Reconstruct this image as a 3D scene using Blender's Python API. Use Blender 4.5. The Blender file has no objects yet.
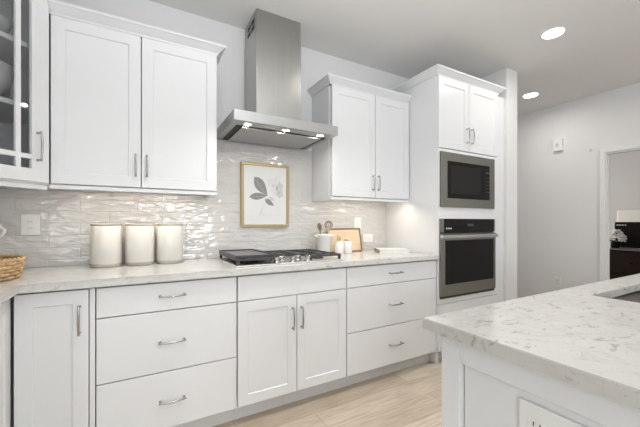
import bpy, bmesh, math, random
from mathutils import Vector, Matrix
random.seed(4)
sc = bpy.context.scene
COL = sc.collection
PI = math.pi

# ------------------------------------------------------------------ camera
CAMZ = 1.177
cd = bpy.data.cameras.new('camera')
cam = bpy.data.objects.new('camera', cd)
COL.objects.link(cam)
cam.location = (0, 0, CAMZ)
cam.rotation_euler = (PI/2, 0, -0.5154)
cd.sensor_width = 36.0
cd.lens = 320.67/640*36
cd.shift_y = 9.39/640
cd.clip_start = 0.02
sc.camera = cam

# ------------------------------------------------------------------ world, light, exposure
w = bpy.data.worlds.new('daylight')
sc.world = w
w.use_nodes = True
wbg = w.node_tree.nodes['Background']
wbg.inputs[0].default_value = (0.86, 0.92, 1.0, 1)
wbg.inputs[1].default_value = 0.5
sc.view_settings.view_transform = 'Standard'
sc.view_settings.look = 'None'
sc.view_settings.gamma = 1
sc.view_settings.exposure = -0.05
sc.view_settings.use_curve_mapping = False

def area(name, loc, rot, sx, sy, power, color=(1, 1, 1), shape='RECTANGLE', spread=PI):
    l = bpy.data.lights.new(name, 'AREA')
    l.shape = shape
    l.size = sx
    if shape in ('RECTANGLE', 'ELLIPSE'):
        l.size_y = sy
    l.energy = power
    l.color = color
    l.spread = spread
    o = bpy.data.objects.new(name, l)
    o.location = loc
    o.rotation_euler = rot
    COL.objects.link(o)
    return o

# daylight through the windows behind and to the left of the camera
P_WIN_FRONT, P_WIN_LEFT, P_BED = 42, 66, 50
P_CAN = 4.4
P_FILL = 39
E_CAN_LENS = 30
E_STRIP = 32
E_HOOD = 200
DAY = (0.90, 0.955, 1.0)
area('window_daylight_left', (1.0, -4.16, 1.55), (PI/2, 0, 0), 1.05, 1.25, P_WIN_FRONT, DAY)
area('window_daylight_right', (3.2, -4.16, 1.55), (PI/2, 0, 0), 1.1, 1.5, P_WIN_FRONT*0.25, DAY)
area('window_daylight_side', (-1.05, -2.5, 1.35), (PI/2, 0, -PI/2), 2.0, 2.1, P_WIN_LEFT, DAY)
# added unseen fill light near the camera, aimed up to bounce off the ceiling
area('added_ceiling_fill', (0.55, 0.2, 1.95), (PI, 0, 0), 0.9, 0.9, P_FILL, DAY)
area('bedroom_daylight', (6.2, 3.95, 1.6), (-PI/2, 0, 0.35), 1.6, 1.4, P_BED, (1.0, 0.975, 0.94))

# ------------------------------------------------------------------ dimensions
D = 2.4775           # room-side face of the back wall
ZC = 2.6925          # ceiling
XL, XR = -1.08, 4.698
YF = -4.2            # wall behind the camera
YB = D - 0.635       # base fronts
YU = D - 0.33        # wall cabinet fronts
ZT = 0.914           # counter top

# ------------------------------------------------------------------ materials
def mat(name, color=(0.8, 0.8, 0.8), rough=0.5, metal=0.0, spec=0.5, coat=0.0):
    m = bpy.data.materials.new(name)
    m.use_nodes = True
    b = m.node_tree.nodes['Principled BSDF']
    b.inputs['Base Color'].default_value = (*color, 1)
    b.inputs['Roughness'].default_value = rough
    b.inputs['Metallic'].default_value = metal
    b.inputs['Specular IOR Level'].default_value = spec
    b.inputs['Coat Weight'].default_value = coat
    return m

def nt(m):
    t = m.node_tree
    return t, t.nodes, t.links, t.nodes['Principled BSDF']

def coords(t, scale=(1, 1, 1), swap_xz=False, rot=(0, 0, 0)):
    g = t.nodes.new('ShaderNodeNewGeometry')   # world position: every surface stays put
    out = g.outputs['Position']
    if swap_xz:
        s = t.nodes.new('ShaderNodeSeparateXYZ')
        c = t.nodes.new('ShaderNodeCombineXYZ')
        t.links.new(out, s.inputs[0])
        t.links.new(s.outputs['X'], c.inputs['X'])
        t.links.new(s.outputs['Z'], c.inputs['Y'])
        t.links.new(s.outputs['Y'], c.inputs['Z'])
        out = c.outputs[0]
    mp = t.nodes.new('ShaderNodeMapping')
    mp.inputs['Scale'].default_value = scale
    mp.inputs['Rotation'].default_value = rot
    t.links.new(out, mp.inputs['Vector'])
    return mp.outputs['Vector']

def noise(t, vec, scale, detail=2, rough=0.5, dist=0.0):
    n = t.nodes.new('ShaderNodeTexNoise')
    n.inputs['Scale'].default_value = scale
    n.inputs['Detail'].default_value = detail
    n.inputs['Roughness'].default_value = rough
    n.inputs['Distortion'].default_value = dist
    t.links.new(vec, n.inputs['Vector'])
    return n.outputs['Fac']

def ramp(t, fac, stops):
    r = t.nodes.new('ShaderNodeValToRGB')
    e = r.color_ramp.elements
    while len(e) < len(stops):
        e.new(0.5)
    for k, (p, c) in enumerate(stops):
        e[k].position = p
        e[k].color = (*c, 1) if len(c) == 3 else c
    t.links.new(fac, r.inputs['Fac'])
    return r.outputs['Color']

def mix(t, fac, a, b, mode='MIX'):
    m = t.nodes.new('ShaderNodeMix')
    m.data_type = 'RGBA'
    m.blend_type = mode
    if isinstance(fac, (int, float)):
        m.inputs['Factor'].default_value = fac
    else:
        t.links.new(fac, m.inputs['Factor'])
    for sock, v in ((6, a), (7, b)):
        if isinstance(v, tuple):
            m.inputs[sock].default_value = (*v, 1)
        else:
            t.links.new(v, m.inputs[sock])
    return m.outputs[2]

def bump(t, h, strength, dist=0.01, normal=None):
    b = t.nodes.new('ShaderNodeBump')
    b.inputs['Strength'].default_value = strength
    b.inputs['Distance'].default_value = dist
    t.links.new(h, b.inputs['Height'])
    if normal is not None:
        t.links.new(normal, b.inputs['Normal'])
    return b.outputs['Normal']

def emit(name, color, strength):
    m = mat(name, color, 0.4)
    b = m.node_tree.nodes['Principled BSDF']
    b.inputs['Emission Color'].default_value = (*color, 1)
    b.inputs['Emission Strength'].default_value = strength
    return m

M = {}
M['cabinet'] = mat('white cabinet paint', (0.80, 0.80, 0.80), 0.38)
M['toe'] = mat('toe kick paint', (0.70, 0.70, 0.69), 0.5)
M['wall'] = mat('light grey wall paint', (0.76, 0.755, 0.75), 0.75, spec=0.3)
M['ceiling'] = mat('flat ceiling paint', (0.80, 0.79, 0.775), 0.9, spec=0.2)
M['trim'] = mat('white trim paint', (0.80, 0.80, 0.79), 0.35)
for k in ('wall', 'ceiling'):
    t, n, l, b = nt(M[k])
    l.new(bump(t, noise(t, coords(t), 220, 2), 0.06, 0.002), b.inputs['Normal'])
t, n, l, b = nt(M['cabinet'])
l.new(ramp(t, noise(t, coords(t), 3, 2), [(0.3, (0.748, 0.754, 0.764)), (0.7, (0.762, 0.768, 0.778))]), b.inputs['Base Color'])

def make_tile():
    m = mat('glossy wavy wall tile', (0.6, 0.58, 0.56), 0.045, spec=0.9)
    t, n, l, b = nt(m)
    v = coords(t, swap_xz=True)
    br = n.new('ShaderNodeTexBrick')
    br.offset = 0.5
    br.inputs['Color1'].default_value = (0.615, 0.60, 0.585, 1)
    br.inputs['Color2'].default_value = (0.585, 0.57, 0.555, 1)
    br.inputs['Mortar'].default_value = (0.60, 0.59, 0.575, 1)
    br.inputs['Scale'].default_value = 1.0
    br.inputs['Mortar Size'].default_value = 0.0040
    br.inputs['Mortar Smooth'].default_value = 0.9
    br.inputs['Brick Width'].default_value = 0.305
    br.inputs['Row Height'].default_value = 0.0735
    mp = n.new('ShaderNodeMapping')
    mp.inputs['Location'].default_value = (0.01, -0.914 + 0.0735*13 - 0.0405, 0)
    l.new(v, mp.inputs['Vector'])
    l.new(mp.outputs[0], br.inputs['Vector'])
    l.new(br.outputs['Color'], b.inputs['Base Color'])
    n1 = noise(t, coords(t, (5.0, 12, 1), swap_xz=True), 2.7, 1.5, 0.45, 0.3)
    inv = n.new('ShaderNodeMath'); inv.operation = 'SUBTRACT'
    inv.inputs[0].default_value = 1.0
    l.new(br.outputs['Fac'], inv.inputs[1])
    nb = bump(t, n1, 1.0, 0.0072)
    nb = bump(t, inv.outputs[0], 0.7, 0.0018, nb)
    l.new(nb, b.inputs['Normal'])
    return m
M['tile'] = make_tile()

def make_quartz(name, base, dark, warm, fleck=0.45):
    m = mat(name, base, 0.16, spec=0.5)
    t, n, l, b = nt(m)
    v = coords(t)
    f1 = noise(t, v, 5.0, 6, 0.62, 1.4)
    c = ramp(t, f1, [(0.36, base), (0.47, tuple(x*0.955 for x in base)), (0.50, tuple(x*0.89 for x in base)), (0.53, tuple(x*0.955 for x in base)), (0.68, base)])
    f2 = noise(t, coords(t, (0.7, 1.5, 1.2)), 26, 5, 0.65, 0.8)
    k = ramp(t, f2, [(0.575, (0, 0, 0)), (0.66, (fleck, fleck, fleck))])
    c = mix(t, k, c, dark)
    f3 = noise(t, v, 95, 3, 0.6)
    k3 = ramp(t, f3, [(0.60, (0, 0, 0)), (0.72, (0.28, 0.28, 0.28))])
    c = mix(t, k3, c, warm)
    l.new(c, b.inputs['Base Color'])
    return m
M['quartz'] = make_quartz('white veined quartz', (0.66, 0.65, 0.63), (0.36, 0.35, 0.32), (0.48, 0.46, 0.42), 0.6)
M['quartz_island'] = make_quartz('grey flecked quartz', (0.535, 0.52, 0.485), (0.21, 0.19, 0.16), (0.33, 0.305, 0.26), 0.6)

def make_wood_floor():
    m = mat('light oak plank floor', (0.6, 0.5, 0.4), 0.42, spec=0.4)
    t, n, l, b = nt(m)
    br = n.new('ShaderNodeTexBrick')
    br.offset = 0.37
    br.inputs['Color1'].default_value = (0, 0, 0, 1)
    br.inputs['Color2'].default_value = (1, 1, 1, 1)
    br.inputs['Mortar'].default_value = (0.5, 0.5, 0.5, 1)
    br.inputs['Scale'].default_value = 1
    br.inputs['Mortar Size'].default_value = 0.0018
    br.inputs['Brick Width'].default_value = 1.25
    br.inputs['Row Height'].default_value = 0.18
    mp = n.new('ShaderNodeMapping')
    mp.inputs['Location'].default_value = (0.3, 0.06, 0)
    l.new(coords(t), mp.inputs['Vector'])
    l.new(mp.outputs[0], br.inputs['Vector'])
    plank = ramp(t, br.outputs['Color'], [(0.0, (0.43, 0.35, 0.265)), (0.5, (0.56, 0.475, 0.375)), (1.0, (0.72, 0.63, 0.52))])
    g = noise(t, coords(t, (1.6, 22, 1)), 3.0, 6, 0.6, 0.6)
    c = mix(t, ramp(t, g, [(0.35, (0.75, 0.75, 0.75)), (0.6, (0, 0, 0))]), plank, (0.36, 0.28, 0.205))
    g2 = noise(t, coords(t, (1.2, 5, 1)), 2.0, 2)
    c = mix(t, ramp(t, g2, [(0.4, (0, 0, 0)), (0.7, (0.45, 0.45, 0.45))]), c, (0.64, 0.56, 0.46))
    c = mix(t, br.outputs['Fac'], c, (0.34, 0.26, 0.19))
    l.new(c, b.inputs['Base Color'])
    l.new(bump(t, g, 0.12, 0.002), b.inputs['Normal'])
    return m
M['floor'] = make_wood_floor()

def make_steel(name, col, rough, axis):
    m = mat(name, col, rough, 1.0)
    t, n, l, b = nt(m)
    sc_ = {'x': (3, 260, 260), 'z': (260, 260, 3)}[axis]
    f = noise(t, coords(t, sc_), 1.0, 3, 0.6)
    l.new(ramp(t, f, [(0.3, tuple(x*0.93 for x in col)), (0.7, tuple(min(1, x*1.05) for x in col))]), b.inputs['Base Color'])
    l.new(bump(t, f, 0.05, 0.001), b.inputs['Normal'])
    return m
M['steel'] = make_steel('brushed steel', (0.44, 0.435, 0.42), 0.28, 'z')
M['steel_h'] = make_steel('brushed steel sideways grain', (0.50, 0.50, 0.50), 0.32, 'x')
M['steel_dark'] = make_steel('dark brushed steel', (0.25, 0.243, 0.22), 0.32, 'x')
M['steel_sink'] = make_steel('gunmetal sink steel', (0.20, 0.18, 0.155), 0.35, 'x')
M['steel_plate'] = make_steel('pale satin steel', (0.74, 0.74, 0.73), 0.42, 'x')
M['nickel'] = mat('satin nickel', (0.42, 0.415, 0.40), 0.22, 1.0)
M['chrome'] = mat('polished metal', (0.8, 0.8, 0.8), 0.12, 1.0)
M['black_glass'] = mat('black oven glass', (0.007, 0.007, 0.006), 0.035, spec=0.12)
M['black_cavity'] = mat('black enamel', (0.02, 0.02, 0.02), 0.5)
M['iron'] = mat('cast iron', (0.045, 0.045, 0.045), 0.36)
M['griddle'] = mat('grey griddle face', (0.13, 0.13, 0.135), 0.32)
M['ceramic'] = mat('white glazed ceramic', (0.80, 0.79, 0.77), 0.22)
M['ceramic_cream'] = mat('cream ceramic', (0.67, 0.65, 0.61), 0.35)
M['bare_clay'] = mat('bare greige clay', (0.36, 0.335, 0.295), 0.7)
M['plastic'] = mat('white plastic', (0.80, 0.80, 0.78), 0.35)
M['socket'] = mat('dark slot', (0.06, 0.055, 0.05), 0.6)
M['gold'] = mat('gold frame', (0.42, 0.33, 0.17), 0.42, 0.5)
M['paper'] = mat('white paper', (0.74, 0.74, 0.74), 0.8)
M['ink_dark'] = mat('grey wash', (0.27, 0.275, 0.27), 0.9)
M['ink_mid'] = mat('mid grey wash', (0.33, 0.33, 0.32), 0.9)
M['ink_light'] = mat('pale grey wash', (0.58, 0.58, 0.57), 0.9)
M['ink_pale'] = mat('faint grey wash', (0.68, 0.68, 0.67), 0.9)
M['ink_tan'] = mat('tan wash', (0.50, 0.46, 0.38), 0.9)
M['cork'] = mat('pale wood stopper', (0.62, 0.48, 0.27), 0.6)
M['dark_wood'] = mat('dark brown wood', (0.018, 0.010, 0.007), 0.45, spec=0.2)
M['black'] = mat('matte black', (0.006, 0.006, 0.006), 0.6, spec=0.12)
M['leaf'] = mat('dark green leaf', (0.05, 0.09, 0.04), 0.6)
M['petal'] = mat('white petals', (0.78, 0.77, 0.74), 0.8)
M['linen'] = mat('white upholstery', (0.76, 0.74, 0.69), 0.9)
M['pink'] = mat('rose glaze', (0.62, 0.45, 0.40), 0.3)
M['cover'] = mat('white book cover', (0.78, 0.77, 0.74), 0.45)
M['spine'] = mat('tan book spine', (0.38, 0.30, 0.22), 0.6)
M['whitepaint'] = mat('pale lettering', (0.6, 0.6, 0.58), 0.6)
M['screen'] = emit('oven clock display', (0.035, 0.045, 0.05), 0.02)
M['lamp_warm'] = emit('lit warm lens', (1.0, 0.89, 0.74), E_STRIP)
M['lamp_hood'] = emit('lit hood lens', (1.0, 0.95, 0.86), E_HOOD)
M['lamp_can'] = emit('lit ceiling lens', (1.0, 0.96, 0.90), E_CAN_LENS)

def wood_mat(name, c1, c2, axis_scale, rough=0.5):
    m = mat(name, c1, rough)
    t, n, l, b = nt(m)
    f = noise(t, coords(t, axis_scale), 4, 5, 0.6, 0.8)
    l.new(ramp(t, f, [(0.3, c1), (0.65, c2)]), b.inputs['Base Color'])
    return m
M['tray'] = wood_mat('tan tray wood', (0.66, 0.50, 0.34), (0.74, 0.60, 0.44), (2, 2, 14))
M['tray_edge'] = wood_mat('brown tray edge', (0.24, 0.16, 0.10), (0.34, 0.23, 0.14), (8, 8, 8))
M['spoon'] = wood_mat('spoon wood', (0.45, 0.31, 0.19), (0.58, 0.43, 0.28), (9, 9, 2))
M['spoon_dark'] = wood_mat('dark spoon wood', (0.17, 0.125, 0.09), (0.26, 0.19, 0.14), (9, 9, 2))
M['wicker'] = wood_mat('woven wicker', (0.34, 0.20, 0.085), (0.66, 0.47, 0.26), (9, 9, 16), 0.6)
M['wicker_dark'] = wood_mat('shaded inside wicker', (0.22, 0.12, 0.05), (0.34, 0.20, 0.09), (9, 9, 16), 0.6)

def glass_mat():
    m = bpy.data.materials.new('clear pane')
    m.use_nodes = True
    t = m.node_tree
    t.nodes.remove(t.nodes['Principled BSDF'])
    o = t.nodes['Material Output']
    tr = t.nodes.new('ShaderNodeBsdfTransparent')
    tr.inputs[0].default_value = (0.95, 0.96, 0.965, 1)
    gl = t.nodes.new('ShaderNodeBsdfGlossy')
    gl.inputs['Roughness'].default_value = 0.02
    fr = t.nodes.new('ShaderNodeFresnel')
    fr.inputs['IOR'].default_value = 1.5
    mx = t.nodes.new('ShaderNodeMixShader')
    t.links.new(fr.outputs[0], mx.inputs[0])
    t.links.new(tr.outputs[0], mx.inputs[1])
    t.links.new(gl.outputs[0], mx.inputs[2])
    t.links.new(mx.outputs[0], o.inputs['Surface'])
    return m
M['glass'] = glass_mat()

# ------------------------------------------------------------------ mesh helpers (world coordinates)
def BM():
    return bmesh.new()

def add_box(bm, x0, x1, y0, y1, z0, z1, bev=0.0, seg=2):
    v = [bm.verts.new((x, y, z)) for x in (x0, x1) for y in (y0, y1) for z in (z0, z1)]
    q = [(0, 1, 3, 2), (4, 6, 7, 5), (0, 4, 5, 1), (2, 3, 7, 6), (0, 2, 6, 4), (1, 5, 7, 3)]
    fs = [bm.faces.new([v[i] for i in f]) for f in q]
    if bev > 0:
        es = list({e for f in fs for e in f.edges})
        bmesh.ops.bevel(bm, geom=es, offset=bev, segments=seg, affect='EDGES', profile=0.5)
    return fs

def box(*a, **k):
    bm = BM()
    add_box(bm, *a, **k)
    return bm

def add_prism(bm, poly, z0, z1, axis='z'):
    """closed polygon (list of 2-tuples) extruded along an axis; axis x: poly is (y,z); y: (x,z); z: (x,y)"""
    def p(a, b, c):
        return {'z': (a, b, c), 'x': (c, a, b), 'y': (a, c, b)}[axis]
    lo = [bm.verts.new(p(a, b, z0)) for a, b in poly]
    hi = [bm.verts.new(p(a, b, z1)) for a, b in poly]
    n = len(poly)
    bm.faces.new(lo)
    bm.faces.new(hi)
    for i in range(n):
        bm.faces.new((lo[i], lo[(i+1) % n], hi[(i+1) % n], hi[i]))

def add_lathe(bm, prof, c, seg=40, smooth=True):
    """prof: list of (r, z) bottom to top about the vertical axis through c"""
    rings = []
    for r, z in prof:
        if r < 1e-6:
            rings.append([bm.verts.new((c[0], c[1], c[2]+z))])
        else:
            rings.append([bm.verts.new((c[0]+r*math.cos(2*PI*i/seg), c[1]+r*math.sin(2*PI*i/seg), c[2]+z)) for i in range(seg)])
    for a, b in zip(rings, rings[1:]):
        for i in range(seg):
            j = (i+1) % seg
            if len(a) == 1 and len(b) == 1:
                continue
            if len(a) == 1:
                f = bm.faces.new((a[0], b[j], b[i]))
            elif len(b) == 1:
                f = bm.faces.new((a[i], a[j], b[0]))
            else:
                f = bm.faces.new((a[i], a[j], b[j], b[i]))
            f.smooth = smooth

def lathe(prof, c, seg=40):
    bm = BM()
    add_lathe(bm, prof, c, seg)
    return bm

def add_tube(bm, pts, r, seg=10, closed=False, cap=True):
    pts = [Vector(p) for p in pts]
    n = len(pts)
    rs = r if isinstance(r, (list, tuple)) else [r]*n
    tang = []
    for i in range(n):
        if closed:
            d = pts[(i+1) % n]-pts[(i-1) % n]
        else:
            d = pts[min(i+1, n-1)]-pts[max(i-1, 0)]
        tang.append(d.normalized())
    up = Vector((0, 0, 1)) if abs(tang[0].z) < 0.9 else Vector((1, 0, 0))
    nrm = (up-tang[0]*up.dot(tang[0])).normalized()
    rings = []
    for i in range(n):
        nrm = (nrm-tang[i]*nrm.dot(tang[i])).normalized()
        bi = tang[i].cross(nrm)
        rings.append([bm.verts.new(pts[i]+(nrm*math.cos(2*PI*k/seg)+bi*math.sin(2*PI*k/seg))*rs[i]) for k in range(seg)])
    rng = range(n) if closed else range(n-1)
    for i in rng:
        a, b = rings[i], rings[(i+1) % n]
        for k in range(seg):
            f = bm.faces.new((a[k], a[(k+1) % seg], b[(k+1) % seg], b[k]))
            f.smooth = True
    if cap and not closed:
        bm.faces.new(rings[0])
        bm.faces.new(rings[-1])

def tube(pts, r, seg=10, closed=False):
    bm = BM()
    add_tube(bm, pts, r, seg, closed)
    return bm

def disc_y(bm, cx, cz, r, y0, y1, seg=24):
    add_prism(bm, [(cx+r*math.cos(2*PI*i/seg), cz+r*math.sin(2*PI*i/seg)) for i in range(seg)], y0, y1, 'y')

def xform(bm, mtx):
    bmesh.ops.transform(bm, matrix=mtx, verts=bm.verts)
    return bm

ORIG = {}
def link(name, bm, m, parent=None, loc=None):
    """one mesh object; its vertices come in world coordinates"""
    bmesh.ops.recalc_face_normals(bm, faces=bm.faces)
    o0 = Vector(ORIG[parent.name]) if parent is not None else Vector(loc or (0, 0, 0))
    bmesh.ops.translate(bm, verts=bm.verts, vec=-o0)
    me = bpy.data.meshes.new(name)
    bm.to_mesh(me)
    bm.free()
    me.materials.append(M[m] if isinstance(m, str) else m)
    o = bpy.data.objects.new(name, me)
    COL.objects.link(o)
    if parent is not None:
        o.parent = parent
    else:
        o.location = o0
    ORIG[o.name] = o0
    return o

def thing(name, loc, label, cat, group=None):
    o = bpy.data.objects.new(name, None)
    o.empty_display_size = 0.1
    COL.objects.link(o)
    o.location = loc
    ORIG[o.name] = Vector(loc)
    return tag(o, label, cat, group)

def tag(o, label, cat, group=None):
    o['label'] = label
    o['category'] = cat
    if group:
        o['group'] = group
    return o

def struct(name, bm, m, parent=None):
    o = link(name, bm, m, parent)
    if parent is None:
        o['kind'] = 'structure'
    return o

def dup(root, loc, label, group=None, rotz=None):
    r = root.copy()
    COL.objects.link(r)
    r.location = loc
    if rotz is not None:
        r.rotation_euler = (0, 0, rotz)
    r['label'] = label
    if group:
        r['group'] = group
    for ch in list(root.children):
        c = ch.copy()
        COL.objects.link(c)
        c.parent = r
        for g in list(ch.children):
            d = g.copy()
            COL.objects.link(d)
            d.parent = c
    return r

# ------------------------------------------------------------------ room shell
YH = D + 1.3          # far end of the passage beyond the partition
struct('floor', box(XL-0.1, 9.0, YF-0.1, 4.3, -0.1, 0.0), 'floor')
struct('ceiling', box(XL-0.1, 9.0, YF-0.1, 4.3, ZC, ZC+0.1), 'ceiling')
struct('wall_back', box(XL-0.1, 3.12, D, D+0.12, 0, ZC), 'wall')
struct('wall_partition', box(3.125, 3.31, 1.825, YH, 0, ZC), 'wall')
struct('wall_passage', box(3.125, XR+0.12, YH, YH+0.1, 0, ZC), 'wall')

def wall_with_hole(axis, p0, p1, a0, a1, holes):
    bm = BM()
    cuts = sorted(holes)
    a = a0
    def seg(s0, s1, z0, z1):
        if s1-s0 < 1e-4 or z1-z0 < 1e-4:
            return
        if axis == 'x':
            add_box(bm, p0, p1, s0, s1, z0, z1)
        else:
            add_box(bm, s0, s1, p0, p1, z0, z1)
    for h0, h1, z0, z1 in cuts:
        seg(a, h0, 0, ZC)
        seg(h0, h1, 0, z0)
        seg(h0, h1, z1, ZC)
        a = h1
    seg(a, a1, 0, ZC)
    return bm
DOOR = (0.72, 1.600, 0.0, 1.985)
struct('wall_right', wall_with_hole('x', XR, XR+0.07, YF, YH, [DOOR]), 'wall')
WINF = [(0.3, 1.7, 0.75, 2.35), (2.6, 3.8, 0.75, 2.35)]
struct('wall_front', wall_with_hole('y', YF-0.1, YF, XL-0.1, XR+0.12, WINF), 'wall')
WINL = (-3.55, -1.45, 0.25, 2.45)
struct('wall_left', wall_with_hole('x', XL-0.1, XL, YF, D, [WINL]), 'wall')

def window(name, x0, x1, z0, z1, y, axis):
    """white frame with one mullion and two panes filling an opening"""
    def bx(bm, a0, a1, d0, d1, c0, c1):
        if axis == 'y':
            add_box(bm, a0, a1, d0, d1, c0, c1, bev=0.004)
        else:
            add_box(bm, d0, d1, a0, a1, c0, c1, bev=0.004)
    fb = BM()
    e = 0.05
    bx(fb, x0, x0+e, y-0.03, y+0.03, z0, z1)
    bx(fb, x1-e, x1, y-0.03, y+0.03, z0, z1)
    bx(fb, x0+e, x1-e, y-0.03, y+0.03, z0, z0+e)
    bx(fb, x0+e, x1-e, y-0.03, y+0.03, z1-e, z1)
    xm = (x0+x1)/2
    bx(fb, xm-0.025, xm+0.025, y-0.02, y+0.02, z0+e, z1-e)
    f = struct(name, fb, 'trim')
    pb = BM()
    bx(pb, x0+e, xm-0.025, y-0.004, y+0.004, z0+e, z1-e)
    bx(pb, xm+0.025, x1-e, y-0.004, y+0.004, z0+e, z1-e)
    link('pane', pb, 'glass', f)
for k, (a0, a1, c0, c1) in enumerate(WINF):
    window('window_%d' % (k+1), a0, a1, c0, c1, YF-0.05, 'y')
window('window_3', WINL[0], WINL[1], WINL[2], WINL[3], XL-0.05, 'x')

# door casing of the bedroom doorway
cb = BM()
cw = 0.050
add_box(cb, XR-0.018, XR-0.0005, DOOR[1], DOOR[1]+cw, 0, DOOR[3]+0.045, bev=0.004)
add_box(cb, XR-0.018, XR-0.0005, DOOR[0]-cw, DOOR[0], 0, DOOR[3]+0.045, bev=0.004)
add_box(cb, XR-0.018, XR-0.0005, DOOR[0], DOOR[1], DOOR[3], DOOR[3]+0.045, bev=0.004)
add_box(cb, XR-0.001, XR+0.071, DOOR[1]-0.016, DOOR[1]-0.0005, 0, DOOR[3]-0.001)
add_box(cb, XR-0.001, XR+0.071, DOOR[0]+0.0005, DOOR[0]+0.016, 0, DOOR[3]-0.001)
add_box(cb, XR-0.001, XR+0.071, DOOR[0]+0.016, DOOR[1]-0.016, DOOR[3]-0.016, DOOR[3]-0.001)
add_box(cb, XR+0.03, XR+0.042, DOOR[1]-0.022, DOOR[1]-0.016, 0, DOOR[3]-0.016)
struct('trim_1', cb, 'trim')
bb = BM()
add_box(bb, XR-0.014, XR-0.0005, DOOR[1]+cw+0.001, YH-0.001, 0.001, 0.12, bev=0.003)
struct('baseboard_right', bb, 'trim')
bb = BM()
add_box(bb, 3.311, XR-0.016, YH-0.014, YH-0.0005, 0.001, 0.12, bev=0.003)
struct('baseboard_passage', bb, 'trim')

# bedroom shell beyond the doorway
struct('wall_bedroom', box(8.6, 8.7, -1.6, 4.2, 0, ZC), 'wall')
struct('wall_bedroom_side', box(XR+0.13, 8.6, 4.1, 4.2, 0, ZC), 'wall')
struct('wall_bedroom_near', box(XR+0.13, 8.6, -1.7, -1.6, 0, ZC), 'wall')

# tiled backsplash
tb = BM()
add_box(tb, XL+0.001, 0.4485, D-0.008, D-0.0005, ZT+0.0005, 1.372)
add_box(tb, 0.4485, 1.318, D-0.008, D-0.0005, ZT+0.0005, 1.80)
add_box(tb, 1.318, 2.155, D-0.008, D-0.0005, ZT+0.0005, 1.362)
struct('wall_backsplash', tb, 'tile')
YT = D-0.0085         # face of the tile

# ------------------------------------------------------------------ cabinet pieces
def shaker(x0, x1, z0, z1, yf, th=0.02, rail=0.060, depth=0.0065):
    """shaker door: front face at y = yf, softened outer edge, recessed centre panel with a small sloped edge"""
    bm = BM()
    e = 0.0015
    def ring(i, y):
        return [bm.verts.new((x, y, z)) for x, z in ((x0+i, z0+i), (x1-i, z0+i), (x1-i, z1-i), (x0+i, z1-i))]
    rings = [ring(0, yf+th), ring(0, yf+e), ring(e, yf), ring(rail, yf), ring(rail+0.004, yf+depth)]
    bm.faces.new(rings[0])
    bm.faces.new(rings[-1])
    for p, q in zip(rings, rings[1:]):
        for k in range(4):
            bm.faces.new((p[k], p[(k+1) % 4], q[(k+1) % 4], q[k]))
    return bm

def pull(c, vertical, yface, L=0.128, out=0.03):
    """slim bowed bar pull with two posts and small feet"""
    x, z = c
    bm = BM()
    pts, rs = [], []
    N = 16
    for i in range(N+1):
        u = -1+2*i/N
        s = u*L/2
        d = out-0.008*u*u*0.9
        pts.append((x, yface-d, z+s) if vertical else (x+s, yface-d, z))
        rs.append(0.0056-0.0014*abs(u))
    add_tube(bm, pts, rs, 8)
    for sg in (-1, 1):
        s = sg*(L/2-0.007)
        a = (x, yface, z+s) if vertical else (x+s, yface, z)
        bmid = (a[0], yface-out*0.55, a[2])
        e = (a[0], yface-out+0.006, a[2])
        add_tube(bm, [a, (a[0], yface-0.003, a[2]), bmid, e], [0.0075, 0.0065, 0.0045, 0.0045], 8)
    return bm

def crown(bm, x0, x1, yf, z0, z1, proj, yback, left=True, right=True):
    """sloped crown moulding along a cabinet front, returned along its open sides"""
    h = z1-z0
    prof = [(0.0, 0.0), (0.006, 0.0), (0.009, h*0.18), (proj-0.006, h*0.74), (proj, h*0.78), (proj, h), (0.0, h)]
    add = []
    xs0 = (lambda o: x0-o) if left else (lambda o: x0)
    xs1 = (lambda o: x1+o) if right else (lambda o: x1)
    la = [bm.verts.new((xs0(o), yf-o, z0+z)) for o, z in prof]
    lb = [bm.verts.new((xs1(o), yf-o, z0+z)) for o, z in prof]
    n = len(prof)
    for i in range(n-1):
        bm.faces.new((la[i], la[i+1], lb[i+1], lb[i]))
    for side, vs, xs in ((left, la, xs0), (right, lb, xs1)):
        if side:
            bk = [bm.verts.new((xs(o), yback, z0+z)) for o, z in prof]
            for i in range(n-1):
                bm.faces.new((vs[i], vs[i+1], bk[i+1], bk[i]))
            bm.faces.new(bk)
        else:
            bm.faces.new(vs)
    # flat top board closes it
    add_box(bm, x0+0.0005, x1-0.0005, yf+0.0005, yback, z1-0.012, z1-0.0005)

G = 0.0025            # half of the gap between fronts

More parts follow.
